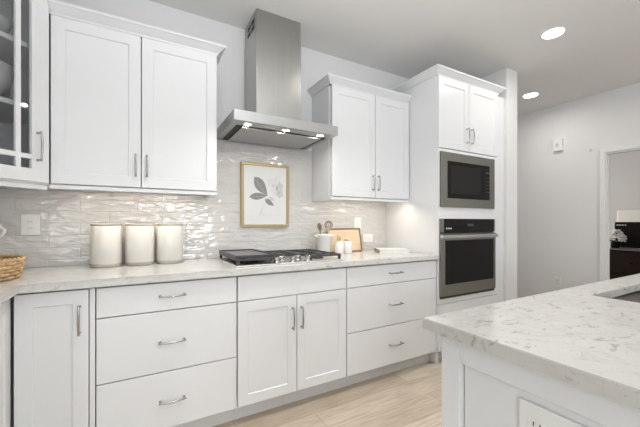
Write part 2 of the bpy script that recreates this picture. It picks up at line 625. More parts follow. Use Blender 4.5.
# ------------------------------------------------------------------ base cabinets
FY = YB               # front faces
X1, X2, X3, X4 = -0.177, 0.4955, 1.2565, 2.157
Z0, Z1, Z2, Z3 = 0.107, 0.405, 0.721, 0.868
def base_cab(x0, x1, label, rows, group='white base cabinets along the back wall', fill_right=0.0):
    t = thing('base_cabinet', (x0, D-0.02, 0), label, 'cabinet', group)
    link('body', box(x0+0.0005, x1-0.0005, FY+0.045, D-0.012, 0.106, 0.874), 'cabinet', t)
    link('toe_kick', box(x0+0.0005, x1-0.0005, FY+0.075, FY+0.09, 0.001, 0.105), 'toe', t)
    if fill_right:
        link('filler_strip', box(x1-fill_right, x1-0.001, FY+0.002, FY+0.044, 0.106, Z3), 'cabinet', t)
    for kind, z0, z1, extra in rows:
        a, b = x0+0.004, x1-0.004-fill_right
        if kind == 'drawer':
            bm = box(a, b, FY, FY+0.02, z0+G, z1-G, bev=0.002)
            d = link('drawer', bm, 'cabinet', t)
            link('handle', pull(((a+b)/2-0.004, extra), False, FY), 'nickel', d)
        elif kind == 'false':
            link('false_front', box(a, b, FY, FY+0.02, z0+G, z1-G, bev=0.002), 'cabinet', t)
        elif kind == 'doors':
            xm = (a+b)/2
            for d0, d1, hx in ((a, xm-G, xm-0.032), (xm+G, b, xm+0.030)):
                d = link('door', shaker(d0, d1, z0+G, z1-G, FY), 'cabinet', t)
                link('handle', pull((hx, extra), True, FY, 0.14), 'nickel', d)
        elif kind == 'door':
            d = link('door', shaker(a, b, z0+G, z1-G, FY), 'cabinet', t)
            link('handle', pull((b-0.035, extra), True, FY, 0.135), 'nickel', d)
    return t
base_cab(-0.469, X1, 'narrow white corner base cabinet with one shaker door left of the drawers',
         [('door', Z0, Z3, 0.728)], fill_right=0.022)
base_cab(X1, X2, 'white three drawer base cabinet below the three canisters',
         [('drawer', Z0, Z1, 0.254), ('drawer', Z1, Z2, 0.560), ('drawer', Z2, Z3, 0.799)])
base_cab(X2, X3, 'white base cabinet with false front and two shaker doors under the cooktop',
         [('doors', Z0, Z2, 0.577), ('false', Z2, Z3, 0)])
base_cab(X3, X4, 'white three drawer base cabinet between cooktop and oven tower',
         [('drawer', Z0, Z1, 0.258), ('drawer', Z1, Z2, 0.562), ('drawer', Z2, Z3, 0.800)])

# left run of the L: one cabinet whose front faces the room
xl = -0.474
t = thing('base_cabinet', (xl-0.3, 1.4, 0), 'white base cabinet of the left run at the photo edge, under the basket', 'cabinet', 'white base cabinets of the left run')
link('body', box(XL+0.004, xl-0.0215, 0.60, D-0.012, 0.106, 0.874), 'cabinet', t)
link('toe_kick', box(xl-0.09, xl-0.075, 0.60, 1.91, 0.001, 0.105), 'toe', t)
R90 = Matrix.Translation((xl, 0, 0)) @ Matrix.Rotation(PI/2, 4, 'Z')
for a, b in ((0.62, 1.20), (1.206, FY-0.004)):
    bm = xform(shaker(a, b, Z0+G, Z3-G, 0.0), Matrix.Translation((xl, 0, 0)) @ Matrix.Rotation(PI/2, 4, 'Z'))
    d = link('door', bm, 'cabinet', t)
    hx = a+0.04
    link('handle', xform(pull((hx, 0.728), True, 0.0, 0.135), R90), 'nickel', d)

# ------------------------------------------------------------------ L-shaped worktop
bm = BM()
xe = -0.447
ye = D-0.66
poly = [(XL+0.003, D-0.009), (X4-0.003, D-0.009), (X4-0.003, ye), (xe, ye), (xe, 0.60), (XL+0.003, 0.60)]
add_prism(bm, poly, 0.8765, ZT)
bmesh.ops.bevel(bm, geom=[e for e in bm.edges if all(v.co.y < D-0.1 for v in e.verts) or abs(e.verts[0].co.z-e.verts[1].co.z) < 1e-6], offset=0.003, segments=2, affect='EDGES')
o = link('countertop', bm, 'quartz', None, (0.6, D-0.3, 0.876))
tag(o, 'white veined quartz L-shaped worktop along the tiled wall', 'countertop')

# ------------------------------------------------------------------ wall cabinets
def wall_cab(x0, x1, z0, z1, label, handle_x, crown_left, light_rail=0.022):
    t = thing('wall_cabinet', (x0, D-0.01, z0-light_rail), label, 'cabinet', 'white two door wall cabinets beside the hood')
    link('body', box(x0, x1, YU+0.040, D-0.002, z0+0.0, z1+0.004), 'cabinet', t)
    rb = BM()
    add_box(rb, x0, x1, YU+0.004, YU+0.024, z0-light_rail, z0-0.0005, bev=0.003)
    add_box(rb, x1-0.018 if not crown_left else x0, x1 if not crown_left else x0+0.018, YU+0.0225, D-0.01, z0-light_rail, z0-0.0005)
    link('light_rail', rb, 'cabinet', t)
    a, b = x0+0.008, x1-0.004
    xm = handle_x
    for d0, d1, hx in ((a, xm-G, xm-0.029), (xm+G, b, xm+0.029)):
        d = link('door', shaker(d0, d1, z0+0.006, z1-0.002, YU), 'cabinet', t)
        link('handle', pull((hx, z0+0.132), True, YU), 'nickel', d)
    cb = BM()
    crown(cb, x0, x1, YU+0.018, z1+0.005, z1+0.062, 0.048, D-0.003, left=crown_left, right=not crown_left)
    link('crown_molding', cb, 'cabinet', t)
    return t
wall_cab(-0.406, 0.448, 1.378, 2.268, 'white two door wall cabinet left of the hood, above the canisters', 0.015, False)
wall_cab(1.320, 2.155, 1.384, 2.268, 'white two door wall cabinet between the hood and the oven tower', 1.760, True)

def light_bar(x0, x1, y, z, label):
    t = thing('light_bar', ((x0+x1)/2, y, z), label, 'light', 'lit bars under the wall cabinets')
    link('housing', box(x0, x1, y-0.015, y+0.015, z-0.008, z-0.0003, bev=0.002), 'plastic', t)
    link('lens', box(x0+0.01, x1-0.01, y-0.011, y+0.011, z-0.0105, z-0.0083), 'lamp_warm', t)
light_bar(-0.36, 0.40, YU+0.045, 1.378, 'warm lit bar under the wall cabinet above the canisters')
light_bar(1.37, 2.10, YU+0.045, 1.384, 'warm lit bar under the wall cabinet above the utensil crock')

# diagonal corner cabinet with glazed door
A = Vector((-0.409, YU+0.012)); B = Vector((-0.747, YU-0.326))
ZB0, ZB1 = 1.374, 2.450
t = thing('corner_cabinet', (-0.75, D-0.3, ZB0), 'white diagonal corner wall cabinet with a glazed door showing dishes', 'cabinet')
pent = [(-0.409, D-0.002), (A.x, A.y), (B.x, B.y), (XL+0.002, B.y), (XL+0.002, D-0.002)]
bm = BM()
add_prism(bm, pent, ZB0, ZB0+0.018)
add_prism(bm, pent, ZB1-0.018, ZB1)
add_box(bm, XL+0.002, XL+0.014, B.y, D-0.002, ZB0+0.018, ZB1-0.018)
add_box(bm, XL+0.014, -0.409, D-0.014, D-0.002, ZB0+0.018, ZB1-0.018)
add_box(bm, -0.427, -0.409, A.y+0.002, D-0.014, ZB0+0.018, ZB1-0.018)
add_box(bm, XL+0.014, B.x-0.002, B.y, B.y+0.018, ZB0+0.018, ZB1-0.018)
link('body', bm, 'cabinet', t)
for zs in (1.747, 2.055):
    ins = [(-0.430, D-0.016), (A.x-0.022, A.y+0.022), (B.x+0.005, B.y+0.036), (XL+0.016, B.y+0.036), (XL+0.016, D-0.016)]
    bm = BM(); add_prism(bm, ins, zs, zs+0.024)
    link('shelf', bm, 'cabinet', t)
# local frame of the diagonal: u runs from A to B as seen from the room, y = -out
dirv = (B-A).normalized()
LD = (B-A).length
def diag(bm):
    # local x runs from B (0) to A (LD), local -y points into the room
    xd = -dirv
    ang = math.atan2(xd.y, xd.x)
    return xform(bm, Matrix.Translation((B.x, B.y, 0)) @ Matrix.Rotation(ang, 4, 'Z'))
bm = BM()
add_box(bm, 0.0, 0.031, 0.0, 0.018, ZB0+0.0185, ZB1-0.0185)
add_box(bm, LD-0.031, LD, 0.0, 0.018, ZB0+0.0185, ZB1-0.0185)
add_box(bm, 0.031, LD-0.031, 0.0, 0.018, ZB1-0.055, ZB1-0.0185)
link('face_frame', diag(bm), 'cabinet', t)
dx0, dx1, dz0, dz1 = 0.012, LD-0.012, ZB0+0.010, ZB1-0.012
rl = 0.062
gx0, gx1, gz0, gz1 = dx0+0.064, LD-0.090, dz0+rl, dz1-rl
bm = BM()
for (a0, a1, c0, c1) in ((dx0, gx0, dz0, dz1), (gx1, dx1, dz0, dz1), (gx0, gx1, dz0, gz0), (gx0, gx1, gz1, dz1)):
    add_box(bm, a0, a1, -0.0205, -0.0005, c0, c1)
mw = 0.021
for uu in (LD-0.146,  0.146-0.014):
    add_box(bm, uu-mw/2, uu+mw/2, -0.0195, -0.006, gz0, gz1)
for zz in (1.505, 2.325):
    add_box(bm, gx0, gx1, -0.0190, -0.0065, zz-0.0115, zz+0.0115)
d = link('door', diag(bm), 'cabinet', t)
link('glass_pane', diag(box(gx0-0.001, gx1+0.001, -0.0060, -0.0030, gz0-0.001, gz1+0.001)), 'glass', d)
link('handle', diag(pull((LD-0.064, 1.560), True, -0.0205, 0.150, 0.032)), 'nickel', d)
bm = BM()
add_box(bm, 0.004, LD-0.004, 0.0, 0.016, ZB0-0.026, ZB0-0.0005, bev=0.003)
link('light_rail', diag(bm), 'cabinet', t)
bm = BM()
hh = 0.06
add_prism(bm, [(0.0, ZB1+0.0005), (-0.03, ZB1+0.0005), (-0.07, ZB1+hh), (0.0, ZB1+hh)], 0.0, LD, 'x')
link('crown_molding', diag(bm), 'cabinet', t)

def footed_bowl(loc, r, h, m='ceramic'):
    prof = [(0.0, 0.0), (r*0.45, 0.0), (r*0.42, 0.012), (r*0.20, 0.025), (r*0.22, 0.05), (r*0.55, 0.062), (r*0.85, 0.062+h*0.35), (r, 0.062+h),
            (r*0.97, 0.062+h), (r*0.82, 0.066+h*0.38), (r*0.5, 0.068), (0, 0.067)]
    return link('footed_bowl', lathe(prof, loc), m, None, loc)
tag(footed_bowl((-0.690, 2.235, 1.7715), 0.130, 0.145), 'white footed bowl on the lower shelf of the glazed corner cabinet', 'bowl', 'dishes in the corner cabinet')
tag(footed_bowl((-0.700, 2.235, 2.0795), 0.130, 0.07), 'white footed bowl on the upper shelf of the glazed corner cabinet', 'bowl', 'dishes in the corner cabinet')
for k in range(3):
    loc = (-0.715, 2.20, 1.3925+k*0.0175)
    prof = [(0, 0), (0.07, 0.0), (0.075, 0.005), (0.125, 0.014), (0.124, 0.0165), (0.074, 0.008), (0, 0.007)]
    o = link('plate', lathe(prof, loc), 'pink', None, loc)
    tag(o, ['rose plate at the bottom of the stack in the glazed corner cabinet', 'rose plate in the middle of the stack in the glazed corner cabinet',
            'rose plate on top of the stack in the glazed corner cabinet'][k], 'plate', 'stacked rose plates')

# ------------------------------------------------------------------ oven tower
TX0, TX1 = 2.159, 3.005
TY = D-0.655          # fronts
t = thing('oven_tower_cabinet', (TX0, D-0.01, 0), 'tall white cabinet tower housing the microwave and the wall oven', 'cabinet')
bm = BM()
add_box(bm, TX0, TX0+0.019, TY+0.0205, D-0.002, 0.001, 2.404)          # left side
add_box(bm, TX1-0.019, TX1, TY+0.0205, D-0.002, 0.001, 2.404)
add_box(bm, TX0+0.0195, TX1-0.0195, D-0.02, D-0.002, 0.106, 2.404)    # back
for z0, z1 in ((0.106, 0.124), (0.500, 0.530), (1.232, 1.292), (1.784, 1.81), (2.386, 2.404)):
    add_box(bm, TX0+0.0195, TX1-0.0195, TY+0.0205, D-0.021, z0, z1)
link('body', bm, 'cabinet', t)
bm = BM()                                                                # face frame around the appliances
MX0, MX1 = 2.172, 2.909
ff = TY+0.001
add_box(bm, TX0+0.0005, MX0+0.012, ff, TY+0.0195, 0.502, 1.797)
add_box(bm, MX1-0.012, TX1-0.0005, ff, TY+0.0195, 0.502, 1.797)
for z0, z1 in ((0.502, 0.545), (1.205, 1.316), (1.764, 1.797)):
    add_box(bm, MX0+0.0125, MX1-0.0125, ff, TY+0.0195, z0, z1)
link('face_frame', bm, 'cabinet', t)
link('filler_strip', box(TX1+0.001, 3.123, TY+0.03, TY+0.05, 0.001, 2.404), 'cabinet', t)
link('toe_kick', box(TX0+0.0195, TX1-0.0195, TY+0.095, TY+0.11, 0.001, 0.105), 'toe', t)
xm = 2.552
for d0, d1, hx in ((TX0+0.003, xm-G, xm-0.033), (xm+G, TX1-0.022, xm+0.030)):
    d = link('door', shaker(d0, d1, 1.806, 2.400, TY), 'cabinet', t)
    link('handle', pull((hx, 1.942), True, TY, 0.135), 'nickel', d)
d = link('drawer', box(TX0+0.004, TX1-0.022, TY, TY+0.02, 0.11, 0.498, bev=0.002), 'cabinet', t)
link('handle', pull((xm, 0.33), False, TY), 'nickel', d)
bm = BM()
crown(bm, TX0, TX1, TY+0.016, 2.405, 2.466, 0.050, D-0.003)
link('crown_molding', bm, 'cabinet', t)

# microwave
AY = TY-0.012         # appliance faces stand proud of the cabinet
t = thing('built_in_microwave', (2.55, TY+0.2, 1.317), 'built-in microwave with steel trim and black glass above the wall oven', 'microwave')
link('body', box(2.21, 2.90, TY+0.021, TY+0.45, 1.330, 1.752), 'black_cavity', t)
bm = BM()
z0, z1 = 1.309, 1.771
wx0, wx1, wz0, wz1 = 2.252, 2.832, 1.385, 1.700
for a0, a1, c0, c1 in ((MX0, wx0, z0, z1), (wx1, MX1, z0, z1), (wx0, wx1, z0, wz0), (wx0, wx1, wz1, z1)):
    add_box(bm, a0, a1, AY, AY+0.006, c0, c1)
link('trim_frame', bm, 'steel_dark', t)
link('side_edge', box(MX0+0.001, MX1-0.001, AY+0.0062, TY+0.0005, z0+0.001, z1-0.001), 'black_cavity', t)
d = link('door', box(wx0+0.001, 2.745, AY+0.0005, AY+0.006, wz0+0.001, wz1-0.001), 'black_glass', t)
p_ = link('control_panel', box(2.747, wx1-0.001, AY+0.0005, AY+0.006, wz0+0.001, wz1-0.001), 'black_glass', t)
link('display', box(2.775, 2.825, AY-0.0003, AY+0.0004, 1.625, 1.642), 'screen', p_)
for k in range(5):
    bm = BM()
    for j in range(3):
        add_box(bm, 2.772+j*0.020, 2.781+j*0.020, AY-0.0002, AY+0.0004, 1.585-k*0.032, 1.5885-k*0.032)
    link('key_row', bm, 'steel_dark', p_)
link('inner_window', box(2.30, 2.70, AY-0.0002, AY+0.0004, 1.425, 1.665), mat('grey mesh window', (0.016, 0.016, 0.015), 0.07, spec=0.12), d)

# wall oven
t = thing('wall_oven', (2.55, TY+0.2, 0.545), 'steel and black glass built-in wall oven below the microwave', 'oven')
link('body', box(2.21, 2.90, TY+0.021, TY+0.5, 0.556, 1.198), 'black_cavity', t)
OX0, OX1 = 2.166, 2.914
link('panel_trim', box(OX0, OX0+0.044, AY, TY+0.0005, 1.098, 1.212), 'steel_dark', t)
link('panel_trim', box(OX1-0.016, OX1, AY, TY+0.0005, 1.098, 1.212), 'steel_dark', t)
p_ = link('control_panel', box(OX0+0.0445, OX1-0.0165, AY, TY+0.0005, 1.098, 1.212), 'black_glass', t)
link('display', box(2.515, 2.595, AY-0.0004, AY-0.0001, 1.148, 1.170), 'screen', p_)
bm = BM()
for k in range(3):
    add_box(bm, 2.235+k*0.026, 2.252+k*0.026, AY-0.0004, AY-0.0001, 1.124, 1.136)
link('badge', bm, 'whitepaint', p_)
link('vent_gap', box(OX0+0.004, OX1-0.004, AY+0.012, TY+0.0004, 1.088, 1.0975), 'black_cavity', t)
bm = BM()
gx0o, gx1o, gz0o, gz1o = 2.218, 2.882, 0.660, 1.030
for a0, a1, c0, c1 in ((OX0, gx0o, 0.566, 1.087), (gx1o, OX1, 0.566, 1.087), (gx0o, gx1o, 0.566, gz0o), (gx0o, gx1o, gz1o, 1.087)):
    add_box(bm, a0, a1, AY-0.006, TY+0.0004, c0, c1)
d = link('door', bm, 'steel_dark', t)
link('window', box(gx0o+0.0005, gx1o-0.0005, AY-0.0045, TY+0.0003, gz0o+0.0005, gz1o-0.0005), 'black_glass', d)
link('bottom_vent', box(OX0+0.006, OX1-0.006, AY+0.004, TY+0.0004, 0.545, 0.5655), 'black_cavity', t)
bm = BM()
add_box(bm, 2.112, 2.872, AY-0.062, AY-0.040, 1.046, 1.078, bev=0.008, seg=3)
for xx in (OX0+0.02, OX1-0.075):
    add_box(bm, xx-0.012, xx+0.012, AY-0.0405, AY-0.006, 1.054, 1.070)
link('handle', bm, 'steel_h', d)

# ------------------------------------------------------------------ range hood
HX0, HX1, HY = 0.506, 1.256, 1.952
HZ0, HZ1 = 1.806, 1.874
t = thing('range_hood', (0.88, D-0.01, HZ0), 'stainless steel chimney range hood above the cooktop', 'range hood')
bm = BM()
add_box(bm, HX0, HX1, HY, D-0.0095, HZ0, HZ1, bev=0.003)
link('canopy', bm, 'steel_h', t)
link('filter_surround', box(0.548, 1.212, 2.055, D-0.02, HZ0-0.003, HZ0-0.0002), 'black_cavity', t)
link('filter_panel', box(0.584, 1.176, 2.059, D-0.05, HZ0-0.012, HZ0-0.0032, bev=0.002), 'steel_h', t)
link('chrome_strip', box(0.70, 0.79, 2.00, 2.014, HZ0-0.0016, HZ0-0.0002), 'chrome', t)  # thin chrome strip under the canopy front
for x in (0.606, 0.871, 1.137):
    bm = BM()
    add_lathe(bm, [(0.0205, -0.002), (0.027, -0.002), (0.027, -0.0002), (0.0205, -0.0002)], (x, 2.006, HZ0), 28)
    rg = link('lamp', bm, 'chrome', t)
    bm = BM()
    add_lathe(bm, [(0.0, -0.0022), (0.0200, -0.0022), (0.0200, -0.0003), (0.0, -0.0003)], (x, 2.006, HZ0), 28)
    link('lens', bm, 'lamp_hood', rg)
CX0, CX1, CY = 0.722, 1.072, 2.182
link('chimney', box(CX0, CX1, CY, D-0.002, HZ1+0.0005, 2.538, bev=0.0015), 'steel', t)
up = link('upper_chimney', box(CX0+0.003, CX1-0.003, CY+0.003, D-0.002, 2.5385, ZC-0.001, bev=0.0015), 'steel', t)
for k in range(2):
    for j in range(2):
        y0 = 2.235+j*0.09
        z0 = 2.575+k*0.045
        link('vent_slot', box(CX0+0.0015, CX0+0.0029, y0, y0+0.07, z0, z0+0.03), 'black_cavity', up)

# ------------------------------------------------------------------ cooktop
KX0, KX1, KY0, KY1 = 0.500, 1.258, 1.880, 2.400
t = thing('gas_cooktop', (0.88, 2.14, ZT), 'steel gas cooktop with black grates, griddle plate and front knobs', 'cooktop')
link('base_plate', box(KX0, KX1, KY0, KY1, ZT+0.0004, ZT+0.009, bev=0.003), 'steel_plate', t)
ZP = ZT+0.009
ZG = ZT+0.046
def grate(x0, x1, y0, y1):
    bm = BM()
    b = 0.012
    zt, zb = ZG, ZG-0.014
    for a0, a1, c0, c1 in ((x0, x1, y0, y0+b), (x0, x1, y1-b, y1), (x0, x0+b, y0+b, y1-b), (x1-b, x1, y0+b, y1-b)):
        add_box(bm, a0, a1, c0, c1, zb, zt, bev=0.002, seg=1)
    n = 3
    for i in range(1, n+1):
        yy = y0+(y1-y0)*i/(n+1)
        add_box(bm, x0+b, x1-b, yy-0.005, yy+0.005, zb+0.003, zt, bev=0.0015, seg=1)
    xm = (x0+x1)/2
    add_box(bm, xm-0.005, xm+0.005, y0+b, y1-b, zb+0.003, zt-0.0005, bev=0.0015, seg=1)
    for x in (x0+0.001, x1-0.017):
        for y in (y0+0.001, y1-0.017):
            add_box(bm, x, x+0.016, y, y+0.016, ZP+0.0004, zb)
    return bm
link('grate', grate(0.512, 0.766, 1.905, 2.385), 'iron', t)
link('grate', grate(0.770, 0.998, 2.035, 2.385), 'iron', t)
link('grate', grate(1.002, 1.250, 1.905, 2.385), 'iron', t)
bm = BM()
gx0, gx1, gy0, gy1 = 0.508, 0.762, 1.915, 2.380
add_box(bm, gx0, gx1, gy0, gy1, ZG+0.0005, ZG+0.010, bev=0.003)
for a0, a1, c0, c1 in ((gx0, gx1, gy0, gy0+0.010), (gx0, gx1, gy1-0.010, gy1), (gx0, gx0+0.010, gy0+0.01, gy1-0.01), (gx1-0.010, gx1, gy0+0.01, gy1-0.01)):
    add_box(bm, a0, a1, c0, c1, ZG+0.009, ZG+0.020, bev=0.002, seg=1)
g = link('griddle_plate', bm, 'iron', t)
link('cooking_face', box(gx0+0.012, gx1-0.012, gy0+0.012, gy1-0.012, ZG+0.0101, ZG+0.0118), 'griddle', g)
for x, y, r in ((0.639, 2.02, 0.035), (0.639, 2.27, 0.035), (0.884, 2.24, 0.05), (1.126, 2.02, 0.035), (1.126, 2.27, 0.04)):
    bm = BM()
    add_lathe(bm, [(0, 0.0), (r*1.15, 0.0), (r*1.1, 0.008), (r*0.95, 0.010), (r*0.9, 0.018), (r*0.6, 0.021), (0, 0.021)], (x, y, ZP+0.0003), 28)
    link('burner', bm, 'black_cavity', t)
for x, y in ((0.768, 1.915), (0.826, 1.975), (0.884, 1.925), (0.942, 1.975), (0.995, 1.922)):
    bm = BM()
    add_lathe(bm, [(0, 0), (0.024, 0.0), (0.024, 0.003), (0.017, 0.006), (0.0165, 0.020), (0.021, 0.024), (0.021, 0.032), (0.018, 0.035), (0, 0.035)], (x, y, ZP+0.0003), 24)
    k_ = link('knob', bm, 'nickel', t)
    bm = BM()
    add_lathe(bm, [(0.0245, 0.0), (0.027, 0.0), (0.027, 0.002), (0.0245, 0.002)], (x, y, ZP+0.0003), 24)
    link('collar', bm, 'black_cavity', k_)

# ------------------------------------------------------------------ things on the worktop
CH = 0.256
loc = (-0.167, 2.315, ZT+0.0005)
t = thing('canister', loc, 'left of the three cream lidded canisters', 'canister', 'cream canisters under the wall cabinet')
link('jar', lathe([(0, 0), (0.077, 0), (0.0795, 0.002), (0.0795, 0.022), (0.0805, 0.0235), (0.0805, CH-0.0115), (0.0795, CH-0.0105), (0, CH-0.0105)], loc, 48), 'ceramic_cream', t)
link('foot_band', lathe([(0.0797, 0.002), (0.0807, 0.003), (0.0807, 0.020), (0.0797, 0.0215)], loc, 48), 'bare_clay', t)
link('lid', lathe([(0, CH-0.0103), (0.0800, CH-0.0103), (0.0815, CH-0.0085), (0.0815, CH-0.002), (0.079, CH), (0, CH)], loc, 48), 'bare_clay', t)
can1 = t
dup(can1, (0.010, 2.320, ZT+0.0005), 'middle of the three cream lidded canisters')
dup(can1, (0.182, 2.325, ZT+0.0005), 'right of the three cream lidded canisters, nearest the cooktop')

# wicker basket
bc = (-0.700, 2.050, ZT+0.001)
RB = 0.212
t = thing('wicker_basket', bc, 'round brown wicker tray basket in the worktop corner', 'basket')
bm = BM()
nst = 36
for r_i in range(5):
    z = 0.010+r_i*0.0165
    rr = RB-0.014+0.003*r_i
    pts = []
    for i in range(nst*4):
        a = 2*PI*i/(nst*4)
        ph = math.cos(a*nst/2+(PI if r_i % 2 else 0))
        rad = rr+0.0045*ph
        pts.append((bc[0]+rad*math.cos(a), bc[1]+rad*math.sin(a), bc[2]+z))
    add_tube(bm, pts, 0.0085, 8, closed=True)
link('woven_side', bm, 'wicker', t)
bm = BM()
for i in range(nst):
    a = 2*PI*i/nst
    ca, sa = math.cos(a), math.sin(a)
    r0, r1 = RB-0.014, RB-0.001
    add_tube(bm, [(bc[0]+r0*ca, bc[1]+r0*sa, bc[2]+0.004), (bc[0]+r1*ca, bc[1]+r1*sa, bc[2]+0.086)], 0.0035, 6)
link('stakes', bm, 'wicker_dark', t)
bm = BM()
for s in range(2):
    pts = []
    for i in range(160):
        a = 2*PI*i/160
        ph = a*26+s*PI
        rad = RB+0.000+0.006*math.cos(ph)
        pts.append((bc[0]+rad*math.cos(a), bc[1]+rad*math.sin(a), bc[2]+0.091+0.005*math.sin(ph)))
    add_tube(bm, pts, 0.0065, 7, closed=True)
link('rim', bm, 'wicker', t)
link('bottom', lathe([(0, 0.0005), (RB-0.02, 0.0005), (RB-0.014, 0.004), (RB-0.02, 0.008), (0, 0.008)], bc, 40), 'wicker_dark', t)

# pitcher at the photo edge, only its handle in view
pc = (-0.790, 2.370, ZT+0.0005)
t = thing('pitcher', pc, 'white ceramic pitcher at the photo edge, its round handle showing', 'pitcher')
link('body', lathe([(0, 0), (0.060, 0), (0.072, 0.01), (0.085, 0.08), (0.083, 0.15), (0.066, 0.22), (0.060, 0.27), (0.068, 0.30), (0.064, 0.30),
                    (0.056, 0.27), (0.062, 0.22), (0.078, 0.15), (0.080, 0.08), (0.066, 0.016), (0, 0.014)], pc, 40), 'ceramic', t)
pts = []
for i in range(15):
    a = PI/2-PI*i/14
    pts.append((pc[0]+0.074+0.078*math.cos(a)-(0.006 if i < 7 else -0.006), pc[1]-0.01, pc[2]+0.223+0.052*math.sin(a)))
link('handle', tube(pts, 0.0085, 10), 'ceramic', t)

# framed print hanging on the tile
px0, px1, pz0, pz1 = 0.689, 1.090, 1.142, 1.652
fy = YT-0.024
t = thing('picture_frame', ((px0+px1)/2, YT, pz0), 'gold framed grey botanical print on the tile above the cooktop', 'picture')
bm = BM()
fw = 0.022
for a0, a1, c0, c1 in ((px0, px1, pz0, pz0+fw), (px0, px1, pz1-fw, pz1), (px0, px0+fw, pz0+fw, pz1-fw), (px1-fw, px1, pz0+fw, pz1-fw)):
    add_box(bm, a0, a1, fy, YT-0.001, c0, c1, bev=0.003)
link('frame', bm, 'gold', t)
py = fy+0.008
p_ = link('print', box(px0+fw+0.0005, px1-fw-0.0005, py, YT-0.0015, pz0+fw+0.0005, pz1-fw-0.0005), 'paper', t)
def uv(u, v):   # u, v over the frame, v downwards, taken from the print's layout
    return px0+(px1-px0)*u, pz1-(pz1-pz0)*v
def shape(name, pts, m, lift):
    bm = BM()
    add_prism(bm, [uv(*p) for p in pts], py-0.0002-lift, py-0.0001, 'y')
    return link(name, bm, m, p_)
def leafpts(p, q, wid, n=9, skew=0.0):
    """leaf outline between two uv points"""
    (x0, y0), (x1, y1) = p, q
    dx, dy = x1-x0, y1-y0
    up_, dn = [], []
    for i in range(1, n):
        f = i/n
        wd = wid*math.sin(PI*f**0.85)*(1-0.25*f)
        up_.append((x0+dx*f-dy*wd, y0+dy*f+dx*wd*0.8))
        dn.append((x0+dx*f+dy*wd*(1+skew), y0+dy*f-dx*wd*(1+skew)*0.8))
    return [p]+up_+[q]+dn[::-1]
shape('leaf', leafpts((0.26, 0.22), (0.54, 0.50), 0.30), 'ink_dark', 0.0002)
shape('leaf', leafpts((0.16, 0.53), (0.54, 0.50), 0.20), 'ink_dark', 0.0003)
shape('leaf', leafpts((0.48, 0.56), (0.68, 0.66), 0.26), 'ink_dark', 0.0002)
shape('leaf', leafpts((0.56, 0.52), (0.70, 0.58), 0.22), 'ink_light', 0.0002)
for k, (u, v, ru, rv, m) in enumerate(((0.60, 0.30, 0.075, 0.07, 'ink_pale'), (0.71, 0.28, 0.08, 0.08, 'ink_pale'), (0.80, 0.36, 0.07, 0.08, 'ink_light'),
                                      (0.70, 0.42, 0.09, 0.08, 'ink_pale'), (0.80, 0.47, 0.075, 0.06, 'ink_light'), (0.74, 0.38, 0.03, 0.04, 'ink_tan'),
                                      (0.77, 0.45, 0.03, 0.02, 'ink_tan'), (0.66, 0.34, 0.03, 0.025, 'ink_light'))):
    pts = [(u+ru*(1+0.18*math.cos(5*a+k))*math.cos(a), v+rv*(1+0.18*math.cos(5*a+k))*math.sin(a)) for a in [2*PI*i/20 for i in range(20)]]
    shape('petal', pts, m, 0.0001+0.00005*k)
def ink_line(name, pts, r, m):
    bm = BM()
    add_tube(bm, [(uv(*p)[0], py-0.0004, uv(*p)[1]) for p in pts], r, 5)
    return link(name, bm, m, p_)
ink_line('stem', [(0.50, 0.54), (0.46, 0.64), (0.41, 0.74), (0.38, 0.80)], 0.0016, 'ink_light')
ink_line('vein', [(0.28, 0.25), (0.40, 0.38), (0.53, 0.50)], 0.0008, 'ink_pale')
ink_line('vein', [(0.18, 0.53), (0.36, 0.52), (0.53, 0.51)], 0.0008, 'ink_pale')
ink_line('caption', [(0.40+0.42*i/40, 0.805+0.008*math.sin(i*2.1)-0.004*math.sin(i*0.9)) for i in range(41)], 0.0008, 'ink_light')

# outlets and switch plates
def plate(name, cx, cz, wd, ht, y, label, kind='outlet', horizontal=False, group='white wall plates on the tile'):
    t = thing(name, (cx, y, cz), label, 'outlet' if kind == 'outlet' else 'switch', group)
    link('cover_plate', box(cx-wd/2, cx+wd/2, y-0.007, y-0.0003, cz-ht/2, cz+ht/2, bev=0.003), 'plastic', t)
    if kind == 'outlet':
        for s in (-1, 1):
            ox, oz = (s*0.020, 0) if horizontal else (0, s*0.020)
            bm = BM()
            hw, hh_ = (0.014, 0.017) if horizontal else (0.017, 0.014)
            add_box(bm, cx+ox-hw, cx+ox+hw, y-0.0090, y-0.0072, cz+oz-hh_, cz+oz+hh_, bev=0.0006, seg=1)
            f = link('receptacle', bm, 'plastic', t)
            bm = BM()
            for q in (-1, 1):
                if horizontal:
                    add_box(bm, cx+ox-0.004, cx+ox+0.004, y-0.0094, y-0.0091, cz+oz+q*0.006-0.001, cz+oz+q*0.006+0.001)
                else:
                    add_box(bm, cx+ox+q*0.006-0.001, cx+ox+q*0.006+0.001, y-0.0094, y-0.0091, cz+oz-0.004, cz+oz+0.004)
            link('slots', bm, 'socket', f)
    else:
        link('rocker', box(cx-0.017, cx+0.017, y-0.0105, y-0.0072, cz-0.033, cz+0.033, bev=0.002), 'plastic', t)
    return t
plate('wall_outlet', -0.548, 1.166, 0.088, 0.122, YT, 'white double wall outlet on the tile left of the canisters')
plate('light_switch', 1.805, 1.172, 0.080, 0.118, YT, 'white switch plate on the tile above the wooden tray', kind='switch')
plate('wall_outlet', 1.925, 1.030, 0.118, 0.076, YT, 'white sideways wall outlet on the tile right of the wooden tray', horizontal=True)

